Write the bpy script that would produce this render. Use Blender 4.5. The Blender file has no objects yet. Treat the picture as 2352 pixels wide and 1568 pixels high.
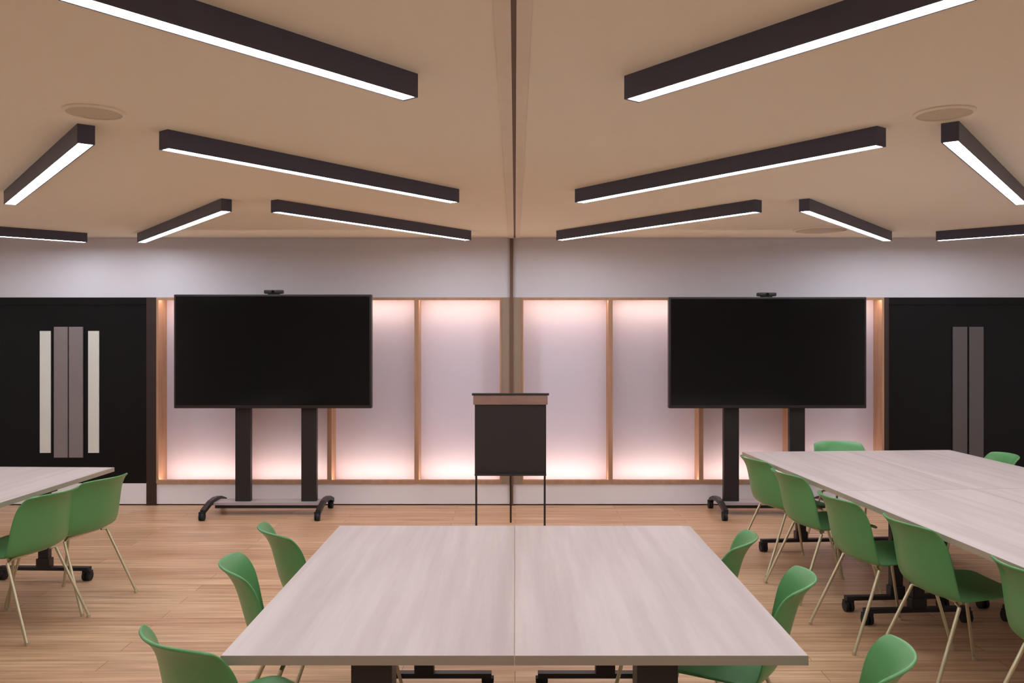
import bpy, bmesh, math, random
from mathutils import Vector, Matrix
PI = math.pi
S = bpy.context.scene
C = bpy.context.collection
random.seed(4)

# ------------------------------------------------------------------ camera
H = 1.65; F = 1950.0
cam_d = bpy.data.cameras.new('camera'); cam = bpy.data.objects.new('camera', cam_d); C.objects.link(cam)
cam.location = (0, 0, H); cam.rotation_euler = (PI/2, 0, 0)
cam_d.sensor_width = 36; cam_d.lens = F/2352*36
cam_d.shift_x = -7/2352; cam_d.shift_y = -17/2352
cam_d.clip_start = 0.05
S.camera = cam
S.view_settings.view_transform = 'Standard'; S.view_settings.look = 'None'
S.view_settings.gamma = 1; S.view_settings.use_curve_mapping = False
S.view_settings.exposure = 0.66

# ------------------------------------------------------------------ materials
def srgb(r, g, b):
    f = lambda c: (c/12.92 if c <= .04045 else ((c+.055)/1.055)**2.4)
    return (f(r/255), f(g/255), f(b/255), 1)

def new_mat(name):
    m = bpy.data.materials.new(name); m.use_nodes = True
    return m, m.node_tree, m.node_tree.nodes['Principled BSDF']

def plain(name, col, rough=.5, metal=0, var=.04, scale=6, bump=0, spec=.5, coat=0):
    m, nt, p = new_mat(name)
    tc = nt.nodes.new('ShaderNodeTexCoord'); nz = nt.nodes.new('ShaderNodeTexNoise')
    nz.inputs['Scale'].default_value = scale; nz.inputs['Detail'].default_value = 3
    nt.links.new(tc.outputs['Object'], nz.inputs['Vector'])
    mx = nt.nodes.new('ShaderNodeMix'); mx.data_type = 'RGBA'
    mx.inputs[6].default_value = [c*(1-var) for c in col[:3]]+[1]
    mx.inputs[7].default_value = [min(1, c*(1+var)) for c in col[:3]]+[1]
    nt.links.new(nz.outputs['Fac'], mx.inputs[0]); nt.links.new(mx.outputs[2], p.inputs['Base Color'])
    p.inputs['Roughness'].default_value = rough; p.inputs['Metallic'].default_value = metal
    p.inputs['Specular IOR Level'].default_value = spec
    if coat: p.inputs['Coat Weight'].default_value = coat
    if bump:
        b = nt.nodes.new('ShaderNodeBump'); b.inputs['Strength'].default_value = bump; b.inputs['Distance'].default_value = .002
        n2 = nt.nodes.new('ShaderNodeTexNoise'); n2.inputs['Scale'].default_value = 180
        nt.links.new(tc.outputs['Object'], n2.inputs['Vector']); nt.links.new(n2.outputs['Fac'], b.inputs['Height'])
        nt.links.new(b.outputs['Normal'], p.inputs['Normal'])
    return m

def emis(name, col, strength):
    m, nt, p = new_mat(name)
    p.inputs['Base Color'].default_value = (.8, .8, .8, 1)
    p.inputs['Emission Color'].default_value = col; p.inputs['Emission Strength'].default_value = strength
    return m

def wood_grain(name, c1, c2, stretch, rough, scale=3.0):
    m, nt, p = new_mat(name)
    tc = nt.nodes.new('ShaderNodeTexCoord'); mp = nt.nodes.new('ShaderNodeMapping')
    mp.inputs['Scale'].default_value = stretch
    nt.links.new(tc.outputs['Object'], mp.inputs['Vector'])
    nz = nt.nodes.new('ShaderNodeTexNoise'); nz.inputs['Scale'].default_value = scale
    nz.inputs['Detail'].default_value = 6; nz.inputs['Roughness'].default_value = .6
    nt.links.new(mp.outputs['Vector'], nz.inputs['Vector'])
    cr = nt.nodes.new('ShaderNodeValToRGB')
    cr.color_ramp.elements[0].position = .3; cr.color_ramp.elements[0].color = c1
    cr.color_ramp.elements[1].position = .7; cr.color_ramp.elements[1].color = c2
    nt.links.new(nz.outputs['Fac'], cr.inputs['Fac']); nt.links.new(cr.outputs['Color'], p.inputs['Base Color'])
    p.inputs['Roughness'].default_value = rough
    return m

def floor_mat():
    m, nt, p = new_mat('oak_plank_floor')
    tc = nt.nodes.new('ShaderNodeTexCoord')
    br = nt.nodes.new('ShaderNodeTexBrick')
    br.offset = .37; br.inputs['Scale'].default_value = 1
    br.inputs['Brick Width'].default_value = 1.5; br.inputs['Row Height'].default_value = .13
    br.inputs['Mortar Size'].default_value = .0018; br.inputs['Mortar Smooth'].default_value = .2
    br.inputs['Color1'].default_value = (0, 0, 0, 1); br.inputs['Color2'].default_value = (1, 1, 1, 1)
    br.inputs['Mortar'].default_value = (.5, .5, .5, 1)
    nt.links.new(tc.outputs['Object'], br.inputs['Vector'])
    r1 = nt.nodes.new('ShaderNodeValToRGB')
    r1.color_ramp.elements[0].color = srgb(196, 154, 122); r1.color_ramp.elements[1].color = srgb(216, 177, 143)
    nt.links.new(br.outputs['Color'], r1.inputs['Fac'])
    mp = nt.nodes.new('ShaderNodeMapping'); mp.inputs['Scale'].default_value = (.8, 14, 1)
    nt.links.new(tc.outputs['Object'], mp.inputs['Vector'])
    nz = nt.nodes.new('ShaderNodeTexNoise'); nz.inputs['Scale'].default_value = 2.2; nz.inputs['Detail'].default_value = 6
    nt.links.new(mp.outputs['Vector'], nz.inputs['Vector'])
    r2 = nt.nodes.new('ShaderNodeValToRGB')
    r2.color_ramp.elements[0].position = .32; r2.color_ramp.elements[0].color = (.66, .60, .54, 1)
    r2.color_ramp.elements[1].position = .62; r2.color_ramp.elements[1].color = (1, 1, 1, 1)
    nt.links.new(nz.outputs['Fac'], r2.inputs['Fac'])
    mx = nt.nodes.new('ShaderNodeMix'); mx.data_type = 'RGBA'; mx.blend_type = 'MULTIPLY'; mx.inputs[0].default_value = 1
    nt.links.new(r1.outputs['Color'], mx.inputs[6]); nt.links.new(r2.outputs['Color'], mx.inputs[7])
    mm = nt.nodes.new('ShaderNodeMix'); mm.data_type = 'RGBA'
    mm.inputs[7].default_value = srgb(120, 85, 60)
    nt.links.new(br.outputs['Fac'], mm.inputs[0]); nt.links.new(mx.outputs[2], mm.inputs[6])
    nt.links.new(mm.outputs[2], p.inputs['Base Color'])
    p.inputs['Roughness'].default_value = .38
    return m

M = dict(
    floor=floor_mat(),
    ceiling=plain('tan_ceiling_paint', srgb(238, 229, 211), .9, var=.015, scale=.8),
    wall=plain('pale_wall_paint', srgb(210, 207, 217), .8, var=.015, scale=1),
    wall_room=plain('room_wall_paint', srgb(235, 232, 230), .85, var=.02, scale=1),
    plinth=plain('plinth_paint', srgb(230, 224, 230), .6, var=.02),
    fabric=plain('pink_grey_fabric', srgb(207, 200, 218), .85, var=.02, scale=3, bump=.1),
    oak=wood_grain('oak_frame', srgb(164, 124, 98), srgb(184, 144, 116), (6, 6, .6), .5),
    post=plain('grey_brown_aluminium', srgb(150, 130, 116), .45, .2, var=.03),
    slot=plain('dark_slot', srgb(104, 80, 62), .6),
    black=plain('black_laminate', srgb(9, 9, 12), .3, var=.08, spec=.22),
    frame_dark=plain('dark_brown_frame', srgb(44, 26, 20), .5),
    dark_strip=plain('dark_grey_metal_strip', srgb(84, 78, 80), .5, var=.05),
    grey_strip=plain('grey_metal_strip', srgb(128, 118, 120), .5, var=.05),
    pale_strip=plain('pale_frosted_glass', srgb(215, 215, 210), .25, var=.05),
    housing=plain('black_aluminium', srgb(74, 74, 94), .45, var=.05),
    blackmetal=plain('black_powder_coat', srgb(28, 24, 26), .45, var=.08),
    rubber=plain('black_rubber', srgb(18, 17, 18), .7),
    screen=plain('glossy_screen', srgb(6, 6, 8), .12, var=.02, spec=.3),
    bezel=plain('dark_bezel', srgb(26, 20, 22), .4),
    steel=plain('grey_steel_plate', srgb(165, 155, 160), .4, .1),
    green=plain('green_plastic', srgb(84, 144, 88), .34, var=.03, scale=9),
    leg=plain('pale_champagne_metal', srgb(196, 186, 156), .35, .6, var=.02),
    tabletop=wood_grain('pale_pinkish_wood', srgb(178, 162, 161), srgb(198, 184, 182), (9, .5, 1), .42, 1.6),
    edge=plain('shaded_tabletop_edge', srgb(158, 146, 130), .5),  # tabletop sides, with their shade put into the colour
    board=plain('charcoal_board', srgb(38, 34, 35), .45, var=.05),
    clamp=wood_grain('brown_clamp_rail', srgb(132, 100, 92), srgb(160, 128, 116), (1, 6, 6), .45),
    grille=plain('tan_grille', srgb(204, 190, 170), .9, var=.1, scale=80),
    lens=plain('camera_lens', srgb(10, 10, 14), .1),
)
M['lamp'] = emis('lamp_diffuser', (.94, .985, 1.03, 1), 24)
M['led'] = emis('warm_led_strip', (1, .80, .63, 1), 23)

# ------------------------------------------------------------------ mesh helpers
def bx(bm, x0, x1, y0, y1, z0, z1, bev=0):
    r = bmesh.ops.create_cube(bm, size=1)
    vs = r['verts']
    for v in vs:
        v.co = Vector((x0+(v.co.x+.5)*(x1-x0), y0+(v.co.y+.5)*(y1-y0), z0+(v.co.z+.5)*(z1-z0)))
    if bev:
        es = list({e for v in vs for e in v.link_edges})
        bmesh.ops.bevel(bm, geom=es, offset=bev, segments=2, affect='EDGES', profile=.7)
    return bm

def cyl(bm, p0, p1, r0, r1=None, n=14):
    p0 = Vector(p0); p1 = Vector(p1); r1 = r0 if r1 is None else r1
    d = p1-p0
    q = d.to_track_quat('Z', 'Y').to_matrix().to_4x4()
    bmesh.ops.create_cone(bm, cap_ends=True, segments=n, radius1=r0, radius2=r1, depth=d.length,
                          matrix=Matrix.Translation((p0+p1)/2) @ q)
    return bm

def path(bm, pts, r, n=10):
    pts = [Vector(p) for p in pts]
    rings = []
    up = Vector((0.123, .2, 1)).normalized()
    for i, p in enumerate(pts):
        t = (pts[min(i+1, len(pts)-1)]-pts[max(i-1, 0)]).normalized()
        a = t.cross(up)
        if a.length < .05: a = t.cross(Vector((1, 0, 0)))
        a.normalize(); b = t.cross(a).normalized()
        rings.append([bm.verts.new(p+a*r*math.cos(2*PI*k/n)+b*r*math.sin(2*PI*k/n)) for k in range(n)])
    for A, B in zip(rings, rings[1:]):
        for k in range(n):
            bm.faces.new((A[k], A[(k+1) % n], B[(k+1) % n], B[k]))
    bm.faces.new(rings[0][::-1]); bm.faces.new(rings[-1])
    return bm

def obj(name, bm, mat, parent=None, smooth=False, ang=None):
    bmesh.ops.recalc_face_normals(bm, faces=bm.faces)
    me = bpy.data.meshes.new(name); bm.to_mesh(me); bm.free()
    me.materials.append(mat if not isinstance(mat, str) else M[mat])
    if smooth:
        for p in me.polygons: p.use_smooth = True
        me.set_sharp_from_angle(angle=math.radians(ang or 40))
    o = bpy.data.objects.new(name, me); C.objects.link(o)
    if parent is not None: o.parent = parent
    return o

def struct(name, bm, mat, **k):
    o = obj(name, bm, mat, **k); o['kind'] = 'structure'; return o

def thing(name, label, cat, loc=(0, 0, 0), rz=0, group=None):
    o = bpy.data.objects.new(name, None); C.objects.link(o); o.empty_display_size = .1
    o.location = loc; o.rotation_euler = (0, 0, rz)
    o['label'] = label; o['category'] = cat
    if group: o['group'] = group
    return o

def copy_tree(o, parent=None):
    c = o.copy(); C.objects.link(c)
    if parent is not None: c.parent = parent
    for ch in list(o.children):
        copy_tree(ch, c)
    return c
B = bmesh.new

# ------------------------------------------------------------------ room shell
CH = 2.58; WY = 8.19; XL, XR = -5.7, 5.7; YB = -2.6
ZT = 2.003; ZB = .21                   # top and bottom of the panelled band
struct('floor', bx(B(), XL-.1, XR+.1, YB-.1, WY+.30, -.1, 0), 'floor')
struct('ceiling', bx(B(), XL-.1, XR+.1, YB-.1, WY+.30, CH, CH+.1), 'ceiling')
struct('wall_left', bx(B(), XL-.1, XL, YB, WY+.30, 0, CH), 'wall_room')
struct('wall_right', bx(B(), XR, XR+.1, YB, WY+.30, 0, CH), 'wall_room')
struct('wall_front', bx(B(), XL, XR, YB-.1, YB, 0, CH), 'wall_room')
bm = B()
bx(bm, XL, XR, WY+.21, WY+.30, 0, CH)              # rear sheet
bx(bm, XL, XR, WY, WY+.21, ZT, CH)                 # upper band
struct('wall_back', bm, 'wall')
struct('baseboard_back', bx(B(), XL, XR, WY, WY+.21, .012, ZB), 'plinth')

# lit panels
bays_l = [-3.457, -2.625, -1.789, -.949, -.126]
bays_r = [.059, .92, 1.793, 2.66, 3.557]
def light_panel(x0, x1, label):
    t = thing('light_panel', label, 'wall panel', ((x0+x1)/2, WY, ZB), group='glowing panels on the back wall')
    w = (x1-x0)/2; h = ZT-ZB; fw = .021
    bm = B()
    bx(bm, -w, -w+fw, -.012, .21, 0, h); bx(bm, w-fw, w, -.012, .21, 0, h)
    bx(bm, -w+fw, w-fw, -.012, .006, h-.026, h); bx(bm, -w+fw, w-fw, -.018, .006, 0, .036)
    bx(bm, -w+fw, w-fw, .006, .21, h-.008, h); bx(bm, -w+fw, w-fw, .006, .21, 0, .008)
    obj('frame', bm, 'oak', t)
    obj('fabric_panel', bx(B(), -w+fw, w-fw, .190, .209, .008, h-.008), 'fabric', t)
    obj('light_strip', bx(B(), -w+fw+.01, w-fw-.01, .014, .032, h-.016, h-.008), 'led', t)
    obj('light_strip', bx(B(), -w+fw+.01, w-fw-.01, .014, .032, .008, .016), 'led', t)
    return t
lab_l = ['pink glowing wall panel at the far left end, beside the left black wall panel',
         'pink glowing wall panel behind the two poles of the left screen stand',
         'pink glowing wall panel half hidden behind the right edge of the left screen',
         'pink glowing wall panel directly left of the grey centre post']
lab_r = ['pink glowing wall panel directly right of the grey centre post',
         'pink glowing wall panel half hidden behind the left edge of the right screen',
         'pink glowing wall panel behind the two poles of the right screen stand',
         'pink glowing wall panel at the far right end, beside the right black wall panel']
for i in range(4):
    light_panel(bays_l[i], bays_l[i+1], lab_l[i]); light_panel(bays_r[i], bays_r[i+1], lab_r[i])

# centre post on the wall and the track on the ceiling
bm = B(); bx(bm, -.126, -.05, WY-.02, WY+.21, ZB, ZT); bx(bm, -.018, .059, WY-.02, WY+.21, ZB, ZT)
struct('trim_1', bm, 'post')
struct('trim_2', bx(B(), -.05, -.018, WY-.03, WY+.21, .012, CH-.012), 'slot')
bm = B()
for a, b in ((-.062, -.012), (.004, .048)):
    bx(bm, a, b, YB, WY-.03, CH-.008, CH, .001)
struct('trim_3', bm, plain('track_paint', srgb(226, 214, 196), .7))
struct('trim_4', bx(B(), -.012, .004, YB, WY-.03, CH-.004, CH), 'slot')
# flat ends of the panelled band
bm = B(); bx(bm, -3.55, -3.457, WY-.015, WY+.21, 0.0, ZT); struct('trim_5', bm, 'frame_dark')
bm = B(); bx(bm, 3.557, 3.60, WY-.015, WY+.21, ZB, ZT); struct('trim_6', bm, 'frame_dark')

def black_panel(x0, x1, greys, pales, label, gm='grey_strip'):
    t = thing('black_wall_panel', label, 'wall panel', (0, WY, 0))
    bm = B(); bx(bm, x0, x1, .005, .10, ZB, ZT)
    obj('board', bm, 'black', t)
    bm = B()
    bx(bm, x0, x1, -.012, .005, ZT-.07, ZT, .002)
    obj('top_rail', bm, 'black', t)
    for a, b in greys:
        obj('grey_strip', bx(B(), a, b, -.010, .005, .46, 1.72, .002), gm, t)
    for a, b in pales:
        g = obj('pale_strip', bx(B(), a, b, -.006, .005, .505, 1.68, .001), 'pale_strip', t)
        g['label'] = 'narrow pale vertical strip'
black_panel(XL, -3.55, [(-4.444, -4.312), (-4.300, -4.166)], [(-4.582, -4.478), (-4.116, -4.012)],
            'tall black wall panel at left with pale vertical strips either side of grey ones')
black_panel(3.60, XR, [(4.22, 4.358), (4.378, 4.515)], [],
            'tall black wall panel at right with only a grey double vertical strip', 'dark_strip')

# ------------------------------------------------------------------ ceiling lights
HB = CH-.085
def lamp(x0, y0, x1, y1, label, L=None):
    a = Vector((x0, y0)); b = Vector((x1, y1)); d = (b-a)
    if L: b = a+d.normalized()*L; d = b-a
    mid = (a+b)/2
    t = thing('linear_ceiling_light', label, 'ceiling light', (mid.x, mid.y, CH), math.atan2(d.y, d.x),
              'black linear ceiling lights')
    l = d.length/2; w = .036
    bm = B()
    bx(bm, -l, l, -w, -w+.006, -.085, 0); bx(bm, -l, l, w-.006, w, -.085, 0)
    bx(bm, -l, -l+.01, -w+.006, w-.006, -.085, 0); bx(bm, l-.01, l, -w+.006, w-.006, -.085, 0)
    bx(bm, -l+.01, l-.01, -w+.006, w-.006, -.05, -.0)
    obj('housing', bm, 'housing', t)
    obj('diffuser', bx(B(), -l+.01, l-.01, -w+.006, w-.006, -.083, -.05), 'lamp', t)
    return t
f = F
lamp(-.375, .001568*f, -1.112, .0011017*f, 'black bar light nearest the camera on the left, cut off by the top edge', 2.05)
lamp(.422, .00158*f, 1.126, .0011017*f, 'black bar light nearest the camera on the right, cut off by the top edge', 2.05)
lamp(-.387, .002807*f, -1.606, .001988*f, 'long black bar light in the middle row, left of the ceiling track')
lamp(.413, .002807*f, 1.647, .001956*f, 'long black bar light in the middle row, right of the ceiling track')
lamp(-.424, .00393*f, -1.669, .003018*f, 'black bar light above the left screen, nearest the back wall by the track')
lamp(.40, .00393*f, 1.687, .003018*f, 'black bar light above the right screen, nearest the back wall by the track')
lamp(-1.905, .001934*f, -3.30, .002845*f, 'short-looking steep black bar light at upper left, beside the round grille')
lamp(1.91, .001912*f, 3.31, .002845*f, 'short-looking steep black bar light at upper right, beside the round grille')
lamp(-1.985, .002996*f, -3.46, .00403*f, 'slanted black bar light above the left black wall panel corner')
lamp(1.99, .002996*f, 3.39, .00396*f, 'slanted black bar light above the right screen, over the second grille')
lamp(-3.96, .00402*f, -5.15, .00345*f, 'black bar light at the far left, nearly flat, cut by the left edge')
lamp(3.83, .00395*f, 5.05, .00335*f, 'black bar light at the far right, nearly flat, cut by the right edge')
# the next ones in the same zigzag, beside and behind the camera
for sx in (-1, 1):
    w = 'left' if sx < 0 else 'right'
    lamp(sx*1.9, 1.35, sx*3.25, 3.05, 'black bar light outside the picture on the %s side' % w)
    lamp(sx*3.95, 5.5, sx*5.15, 4.2, 'black bar light outside the picture by the %s wall' % w)
    lamp(sx*.4, .6, sx*1.6, -1.1, 'black bar light behind the camera on the %s' % w)
    lamp(sx*3.95, 3.2, sx*5.15, 1.6, 'black bar light near the %s wall beside the camera' % w)

# ------------------------------------------------------------------ ceiling grilles
def grille(x, y, r, label):
    t = thing('ceiling_speaker', label, 'ceiling grille', (x, y, CH), group='round ceiling grilles')
    bm = B(); cyl(bm, (0, 0, -.006), (0, 0, 0), r*.9, r*.9, 40); obj('grille', bm, 'grille', t)
    bm = B(); n = 48; rr = [(r*.9, -.0), (r*.9, -.012), (r, -.006), (r, 0)]
    rings = [[bm.verts.new((a*math.cos(2*PI*k/n), a*math.sin(2*PI*k/n), z)) for k in range(n)] for a, z in rr]
    for i in range(4):
        A = rings[i]; D = rings[(i+1) % 4]
        for k in range(n): bm.faces.new((A[k], A[(k+1) % n], D[(k+1) % n], D[k]))
    obj('rim', bm, 'ceiling', t, True)
grille(-1.755, 3.54, .12, 'round tan ceiling grille at the upper left')
grille(1.80, 3.56, .12, 'round tan ceiling grille at the upper right')
grille(2.72, 7.55, .24, 'large round tan ceiling grille near the back wall, behind a slanted light')

# ------------------------------------------------------------------ screens on stands
def screen_stand(cx, legs, label, slabel, clabel, z1, y=7.80):
    t = thing('screen_stand', label, 'stand', (cx, y, 0), group='black wheeled screen stands')
    for s in (-.302, .302):
        obj('pole', bx(B(), s-.07, s+.07, -.03, .03, .12, 1.32, .006), 'blackmetal', t)
    obj('cross_rail', bx(B(), -.40, .40, -.055, -.03, 1.26, 1.38, .005), 'blackmetal', t)
    obj('cross_rail', bx(B(), -.40, .40, -.055, -.03, 1.62, 1.70, .005), 'blackmetal', t)
    for s in (-.302, .302):
        obj('mount_bracket', bx(B(), s-.05, s+.05, -.03, .0, 1.3, 1.72, .004), 'blackmetal', t)
    obj('base_plate', bx(B(), legs[0]+.02, legs[1]-.02, -.09, .10, .095, .12, .004), 'steel', t)
    obj('base_beam', bx(B(), legs[0]+.02, legs[1]-.02, -.05, .05, .06, .095, .004), 'blackmetal', t)
    for x in legs:
        o = 1 if x > 0 else -1
        bm = B()
        # arched leg running front to back
        pts = [(-.30, .078), (-.24, .095), (-.12, .125), (0, .135), (.12, .125), (.22, .095), (.27, .078)]
        half = .022
        prev = None
        for yy, zz in pts:
            q = [bm.verts.new((x-half, yy, zz-.018)), bm.verts.new((x+half, yy, zz-.018)),
                 bm.verts.new((x+half, yy, zz+.018)), bm.verts.new((x-half, yy, zz+.018))]
            if prev:
                for k in range(4): bm.faces.new((prev[k], prev[(k+1) % 4], q[(k+1) % 4], q[k]))
            else: bm.faces.new(q[::-1])
            prev = q
        bm.faces.new(prev)
        leg = obj('leg', bm, 'blackmetal', t)
        for yy in (-.29, .255):
            bm = B(); cyl(bm, (x-.012, yy, .036), (x+.012, yy, .036), .036, n=20)
            cyl(bm, (x-.03, yy, .036), (x-.018, yy, .036), .036, n=20)
            bx(bm, x-.034, x+.016, yy-.02, yy+.02, .055, .078, .003)
            obj('caster', bm, 'rubber', leg, True)
    s = thing('display_screen', slabel, 'screen', (cx, y-.055, 0), group='large black display screens')
    W = .8925; z0 = .979
    obj('casing', bx(B(), -W, W, -.075, 0, z0, z1, .008), 'bezel', s)
    obj('screen', bx(B(), -W+.018, W-.018, -.078, -.07, z0+.03, z1-.018), 'screen', s)
    c = thing('conference_camera', clabel, 'camera', (cx, y-.085, z1), group='webcams on top of the screens')
    bm = B(); bx(bm, -.085, .085, -.035, .03, .008, .042, .014); obj('body', bm, 'bezel', c, True)
    bm = B(); bx(bm, -.05, .05, -.02, .02, .0005, .010, .001); obj('clip', bm, 'blackmetal', c)
    bm = B(); cyl(bm, (0, -.042, .025), (0, -.030, .025), .013, n=24); obj('lens', bm, 'lens', c, True)
screen_stand(-2.19, (-.57, .45), 'black two-pole wheeled stand carrying the left screen',
             'large switched-off black screen on the left stand', 'small black webcam centred on top of the left screen', 2.008)
screen_stand(2.283, (-.42, .57), 'black two-pole wheeled stand carrying the right screen, partly behind chairs',
             'large switched-off black screen on the right stand', 'small black webcam centred on top of the right screen', 1.985)

# ------------------------------------------------------------------ flipchart
fy = .0036*F
t = thing('flipchart', 'charcoal flipchart easel on thin legs standing before the centre post', 'flipchart',
          ((1172.5-1183)*.0036, fy, 0))
obj('board', bx(B(), -.295, .295, -.012, .012, .494, 1.085, .004), 'board', t)
obj('clamp_rail', bx(B(), -.307, .307, -.028, .016, 1.068, 1.150, .006), 'clamp', t)
obj('top_cap', bx(B(), -.318, .318, -.032, .02, 1.145, 1.162, .004), 'board', t)
obj('pen_tray', bx(B(), -.295, .295, -.045, -.01, .485, .50, .003), 'board', t)
for s in (-1, 1):
    obj('leg', cyl(B(), (s*.285, .018, 1.14), (s*.282, -.02, 0), .0085), 'blackmetal', t, True)
bm = B(); path(bm, [(-.0, .03, 1.10), (-.0, .25, .5), (0, .42, 0)], .0085); obj('rear_leg', bm, 'blackmetal', t, True)

# ------------------------------------------------------------------ tables
TW, TL, TZ = .832, 1.632, .74
def make_table():
    t = thing('folding_table', '', 'table')
    obj('tabletop', bx(B(), -TW/2+.0012, TW/2-.0012, -TL/2+.0012, TL/2-.0012, TZ-.028, TZ), 'tabletop', t)
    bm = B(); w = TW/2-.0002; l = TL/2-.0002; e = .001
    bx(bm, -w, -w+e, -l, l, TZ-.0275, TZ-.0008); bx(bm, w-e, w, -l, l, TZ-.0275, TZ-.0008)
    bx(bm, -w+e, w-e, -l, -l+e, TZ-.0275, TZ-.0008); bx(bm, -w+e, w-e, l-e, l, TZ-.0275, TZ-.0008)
    obj('shaded_edge', bm, 'edge', t)  # thin skin around the top that carries the painted shade
    obj('beam', bx(B(), -.03, .03, -.64, .64, TZ-.085, TZ-.045, .003), 'blackmetal', t)
    for s in (-1, 1):
        y = s*.70
        obj('hinge_bracket', bx(B(), -.06, .06, y-.05, y+.05, TZ-.15, TZ-.0285, .006), 'blackmetal', t)
        leg = obj('leg', bx(B(), -.035, .035, y-.022, y+.022, .085, TZ-.14, .006), 'blackmetal', t)
        bm = B(); bx(bm, -.31, .31, y-.022, y+.022, .068, .092, .005); bx(bm, -.045, .045, y-.03, y+.03, .085, .15, .008)
        foot = obj('foot', bm, 'blackmetal', t)
        for q in (-1, 1):
            bm = B(); x = q*.292
            cyl(bm, (x-.024, y, .033), (x-.006, y, .033), .033, n=18); cyl(bm, (x+.006, y, .033), (x+.024, y, .033), .033, n=18)
            cyl(bm, (x-.007, y, .033), (x+.007, y, .033), .009, n=10)
            bx(bm, x-.028, x+.028, y-.02, y+.02, .048, .069, .004)
            obj('caster', bm, 'rubber', foot, True)
    return t
table0 = make_table(); first_t = [True]
def place_table(ax, ay, rz, i, j, label, group, gx=.0, gy=.0):
    # (ax, ay): far-left corner of a block of tables; i across, j towards the camera
    t = table0 if first_t[0] else copy_tree(table0); first_t[0] = False
    lx = TW*(i+.5)+gx*i; ly = -(TL*(j+.5)+gy*j)
    c, s = math.cos(rz), math.sin(rz)
    t.location = (ax+lx*c-ly*s, ay+lx*s+ly*c, 0); t.rotation_euler = (0, 0, rz)
    t['label'] = label; t['group'] = group
    return t
g = 'pale wood tables pushed together in the middle'
place_table(-.834, 4.035, 0, 0, 0, 'pale wood wheeled table in the foreground, left of the centre seam', g)
place_table(-.834, 4.035, 0, 1, 0, 'pale wood wheeled table in the foreground, right of the centre seam', g, gx=.001)
g = 'pale wood tables pushed together on the right'
rr = math.radians(4.0)
place_table(1.755, 6.56, rr, 0, 0, 'pale wood table at the far end of the right block, side nearer the middle', g, .0015, .0015)
place_table(1.755, 6.56, rr, 1, 0, 'pale wood table at the far end of the right block, outer side', g, .0015, .0015)
tn = place_table(1.755, 6.56, rr, 0, 1, 'pale wood table at the near end of the right block, with green chairs along it', g, .0015, .0015)
for ch in tn.children:      # this table's near T-leg stands further in
    if ch.name.split('.')[0] in ('leg', 'foot', 'hinge_bracket') and ch.bound_box[0][1] < 0:
        ch.location.y += .15
place_table(1.755, 6.56, rr, 1, 1, 'pale wood table at the near right of the right block, cut by the picture edge', g, .0015, .0015)
g = 'pale wood tables pushed together on the left'
rl = math.radians(-2.0)
def corner_left(i):  # far-right corner fixed
    return -2.735-2*(TW+.0015)*math.cos(rl), 5.80-2*(TW+.0015)*math.sin(rl)
ax, ay = corner_left(0)
place_table(ax, ay, rl, 1, 0, 'pale wood table at the left edge, its far corner behind a green chair', g, .0015, .0015)
place_table(ax, ay, rl, 1, 1, 'pale wood table in the left block, near end beside the green chairs', g, .0015, .0015)

# ------------------------------------------------------------------ chairs
def make_chair():
    t = thing('shell_chair', '', 'chair')
    prof = [  # y, z, half width, side wrap forward, side rise, corner drop
        (.232, .428, .175, 0, .004, 0),
        (.225, .444, .198, 0, .006, 0),
        (.190, .455, .212, 0, .008, 0),
        (.120, .456, .218, 0, .010, 0),
        (.040, .450, .222, 0, .012, 0),
        (-.040, .443, .225, .004, .014, 0),
        (-.120, .438, .227, .014, .014, 0),
        (-.178, .438, .228, .030, .012, 0),
        (-.212, .450, .229, .046, .008, 0),
        (-.236, .485, .230, .058, .004, 0),
        (-.254, .535, .229, .066, 0, 0),
        (-.269, .590, .226, .071, 0, 0),
        (-.283, .645, .221, .074, 0, 0),
        (-.297, .692, .215, .076, 0, .001),
        (-.316, .730, .208, .077, 0, .003),
        (-.337, .758, .202, .078, 0, .005),
        (-.354, .774, .196, .077, 0, .008),
        (-.362, .780, .190, .076, 0, .011),
    ]
    bm = B(); n = 14; rows = []
    for (y, z, w, wr, ri, dr) in prof:
        row = []
        for k in range(n+1):
            u = -1+2*k/n
            row.append(bm.verts.new((w*u, y+wr*u*u, z+ri*u*u-dr*u**4)))
        rows.append(row)
    for A, D in zip(rows, rows[1:]):
        for k in range(n): bm.faces.new((A[k], A[k+1], D[k+1], D[k]))
    sh = obj('shell', bm, 'green', t, True, 80)
    so = sh.modifiers.new('thick', 'SOLIDIFY'); so.thickness = .011; so.offset = 0
    sb = sh.modifiers.new('soft', 'SUBSURF'); sb.levels = 1; sb.render_levels = 1
    bm = B()
    path(bm, [(-.14, .13, .432), (.14, .13, .432)], .009); path(bm, [(-.14, -.11, .418), (.14, -.11, .418)], .009)
    path(bm, [(-.09, -.11, .418), (-.09, .13, .432)], .009); path(bm, [(.09, -.11, .418), (.09, .13, .432)], .009)
    obj('seat_frame', bm, 'leg', t, True)
    for sx in (-1, 1):
        for (ty, tz, fy_) in ((.13, .434, .235), (-.13, .418, -.315)):
            bm = B(); path(bm, [(sx*.14, ty, tz), (sx*.178, ty+(fy_-ty)*.06, tz-.006), (sx*.236, fy_, .008)], .0085)
            cyl(bm, (sx*.232, fy_, 0), (sx*.232, fy_, .016), .011)
            obj('leg', bm, 'leg', t, True)
    return t
chair0 = make_chair(); first_c = [True]
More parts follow.
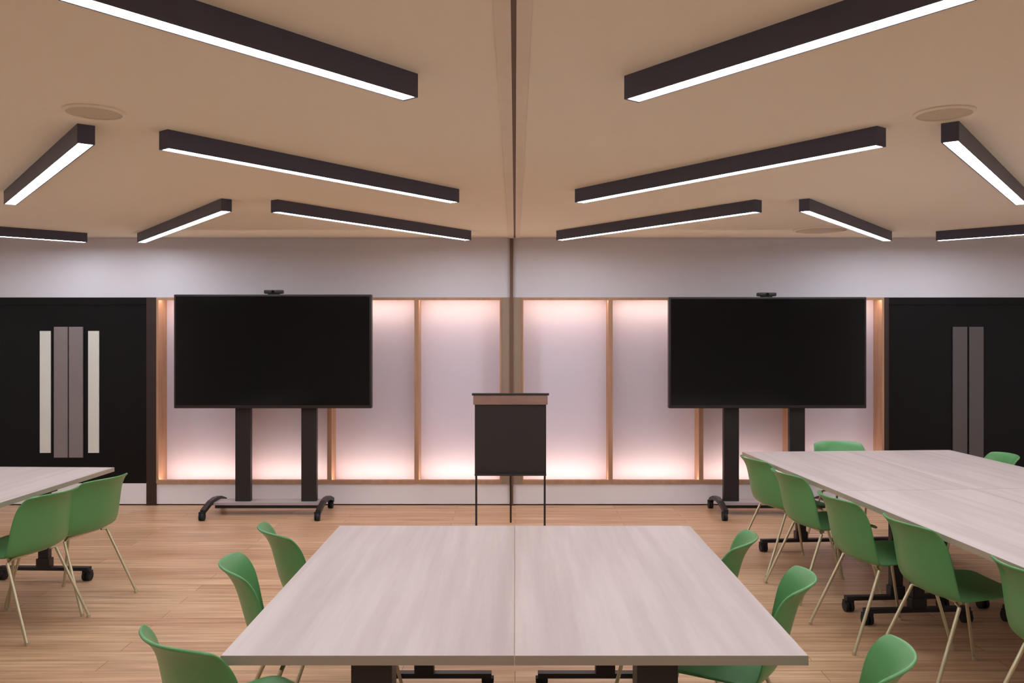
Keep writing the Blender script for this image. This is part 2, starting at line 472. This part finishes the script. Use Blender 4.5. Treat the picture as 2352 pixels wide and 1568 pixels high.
def chair(rx, ry, head, label, group):
    """rx, ry: middle of the chord of the back's top rim; head: facing direction in degrees from +X"""
    t = chair0 if first_c[0] else copy_tree(chair0); first_c[0] = False
    a = math.radians(head); d = .290
    t.location = (rx+d*math.cos(a), ry+d*math.sin(a), 0); t.rotation_euler = (0, 0, a-PI/2)
    t['label'] = label; t['group'] = group
g = 'green chairs around the middle table'
chair(-1.08, 3.82, 31, 'green shell chair on the left of the middle table, farthest from the camera', g)
chair(-1.06, 3.25, 19, 'green shell chair on the left of the middle table, between two others', g)
chair(-.985, 2.45, 51, 'green shell chair turned at the near left corner of the middle table', g)
chair(.97, 3.65, 180-22, 'green shell chair on the right of the middle table, farthest from the camera', g)
chair(1.01, 3.05, 180-20, 'green shell chair on the right of the middle table, between two others', g)
chair(1.02, 2.32, 180-26, 'green shell chair on the right of the middle table, nearest the camera', g)
g = 'green chairs around the right tables'
chair(1.685, 6.0, 12, 'green shell chair, farthest in the row along the right tables, beside the screen stand', g)
chair(1.72, 5.40, 9, 'green shell chair, second farthest in the row along the right tables', g)
chair(1.735, 4.60, 8, 'green shell chair, middle of the five in the row along the right tables', g)
chair(1.84, 4.0, 8, 'green shell chair, second nearest in the row along the right tables', g)
chair(1.925, 3.20, 9, 'green shell chair at the right edge, nearest in the row along the right tables', g)
chair(2.60, 6.86, 272, 'green shell chair behind the far end of the right tables, only its rim showing', g)
chair(3.55, 6.15, 176, 'green shell chair on the outer side of the right tables, before the black wall panel', g)
g = 'green chairs along the left tables'
chair(-2.50, 5.20, 180-14, 'green shell chair, farthest in the row along the left tables', g)
chair(-2.56, 4.73, 180-12, 'green shell chair, second in the row along the left tables, cut by the edge', g)
chair(-2.62, 3.84, 180-8, 'green shell chair mostly outside the left edge, nearest in the left row', g)

# ------------------------------------------------------------------ world
w = bpy.data.worlds.new('world'); S.world = w; w.use_nodes = True
w.node_tree.nodes['Background'].inputs[0].default_value = (.9, .8, .72, 1)
w.node_tree.nodes['Background'].inputs[1].default_value = .05
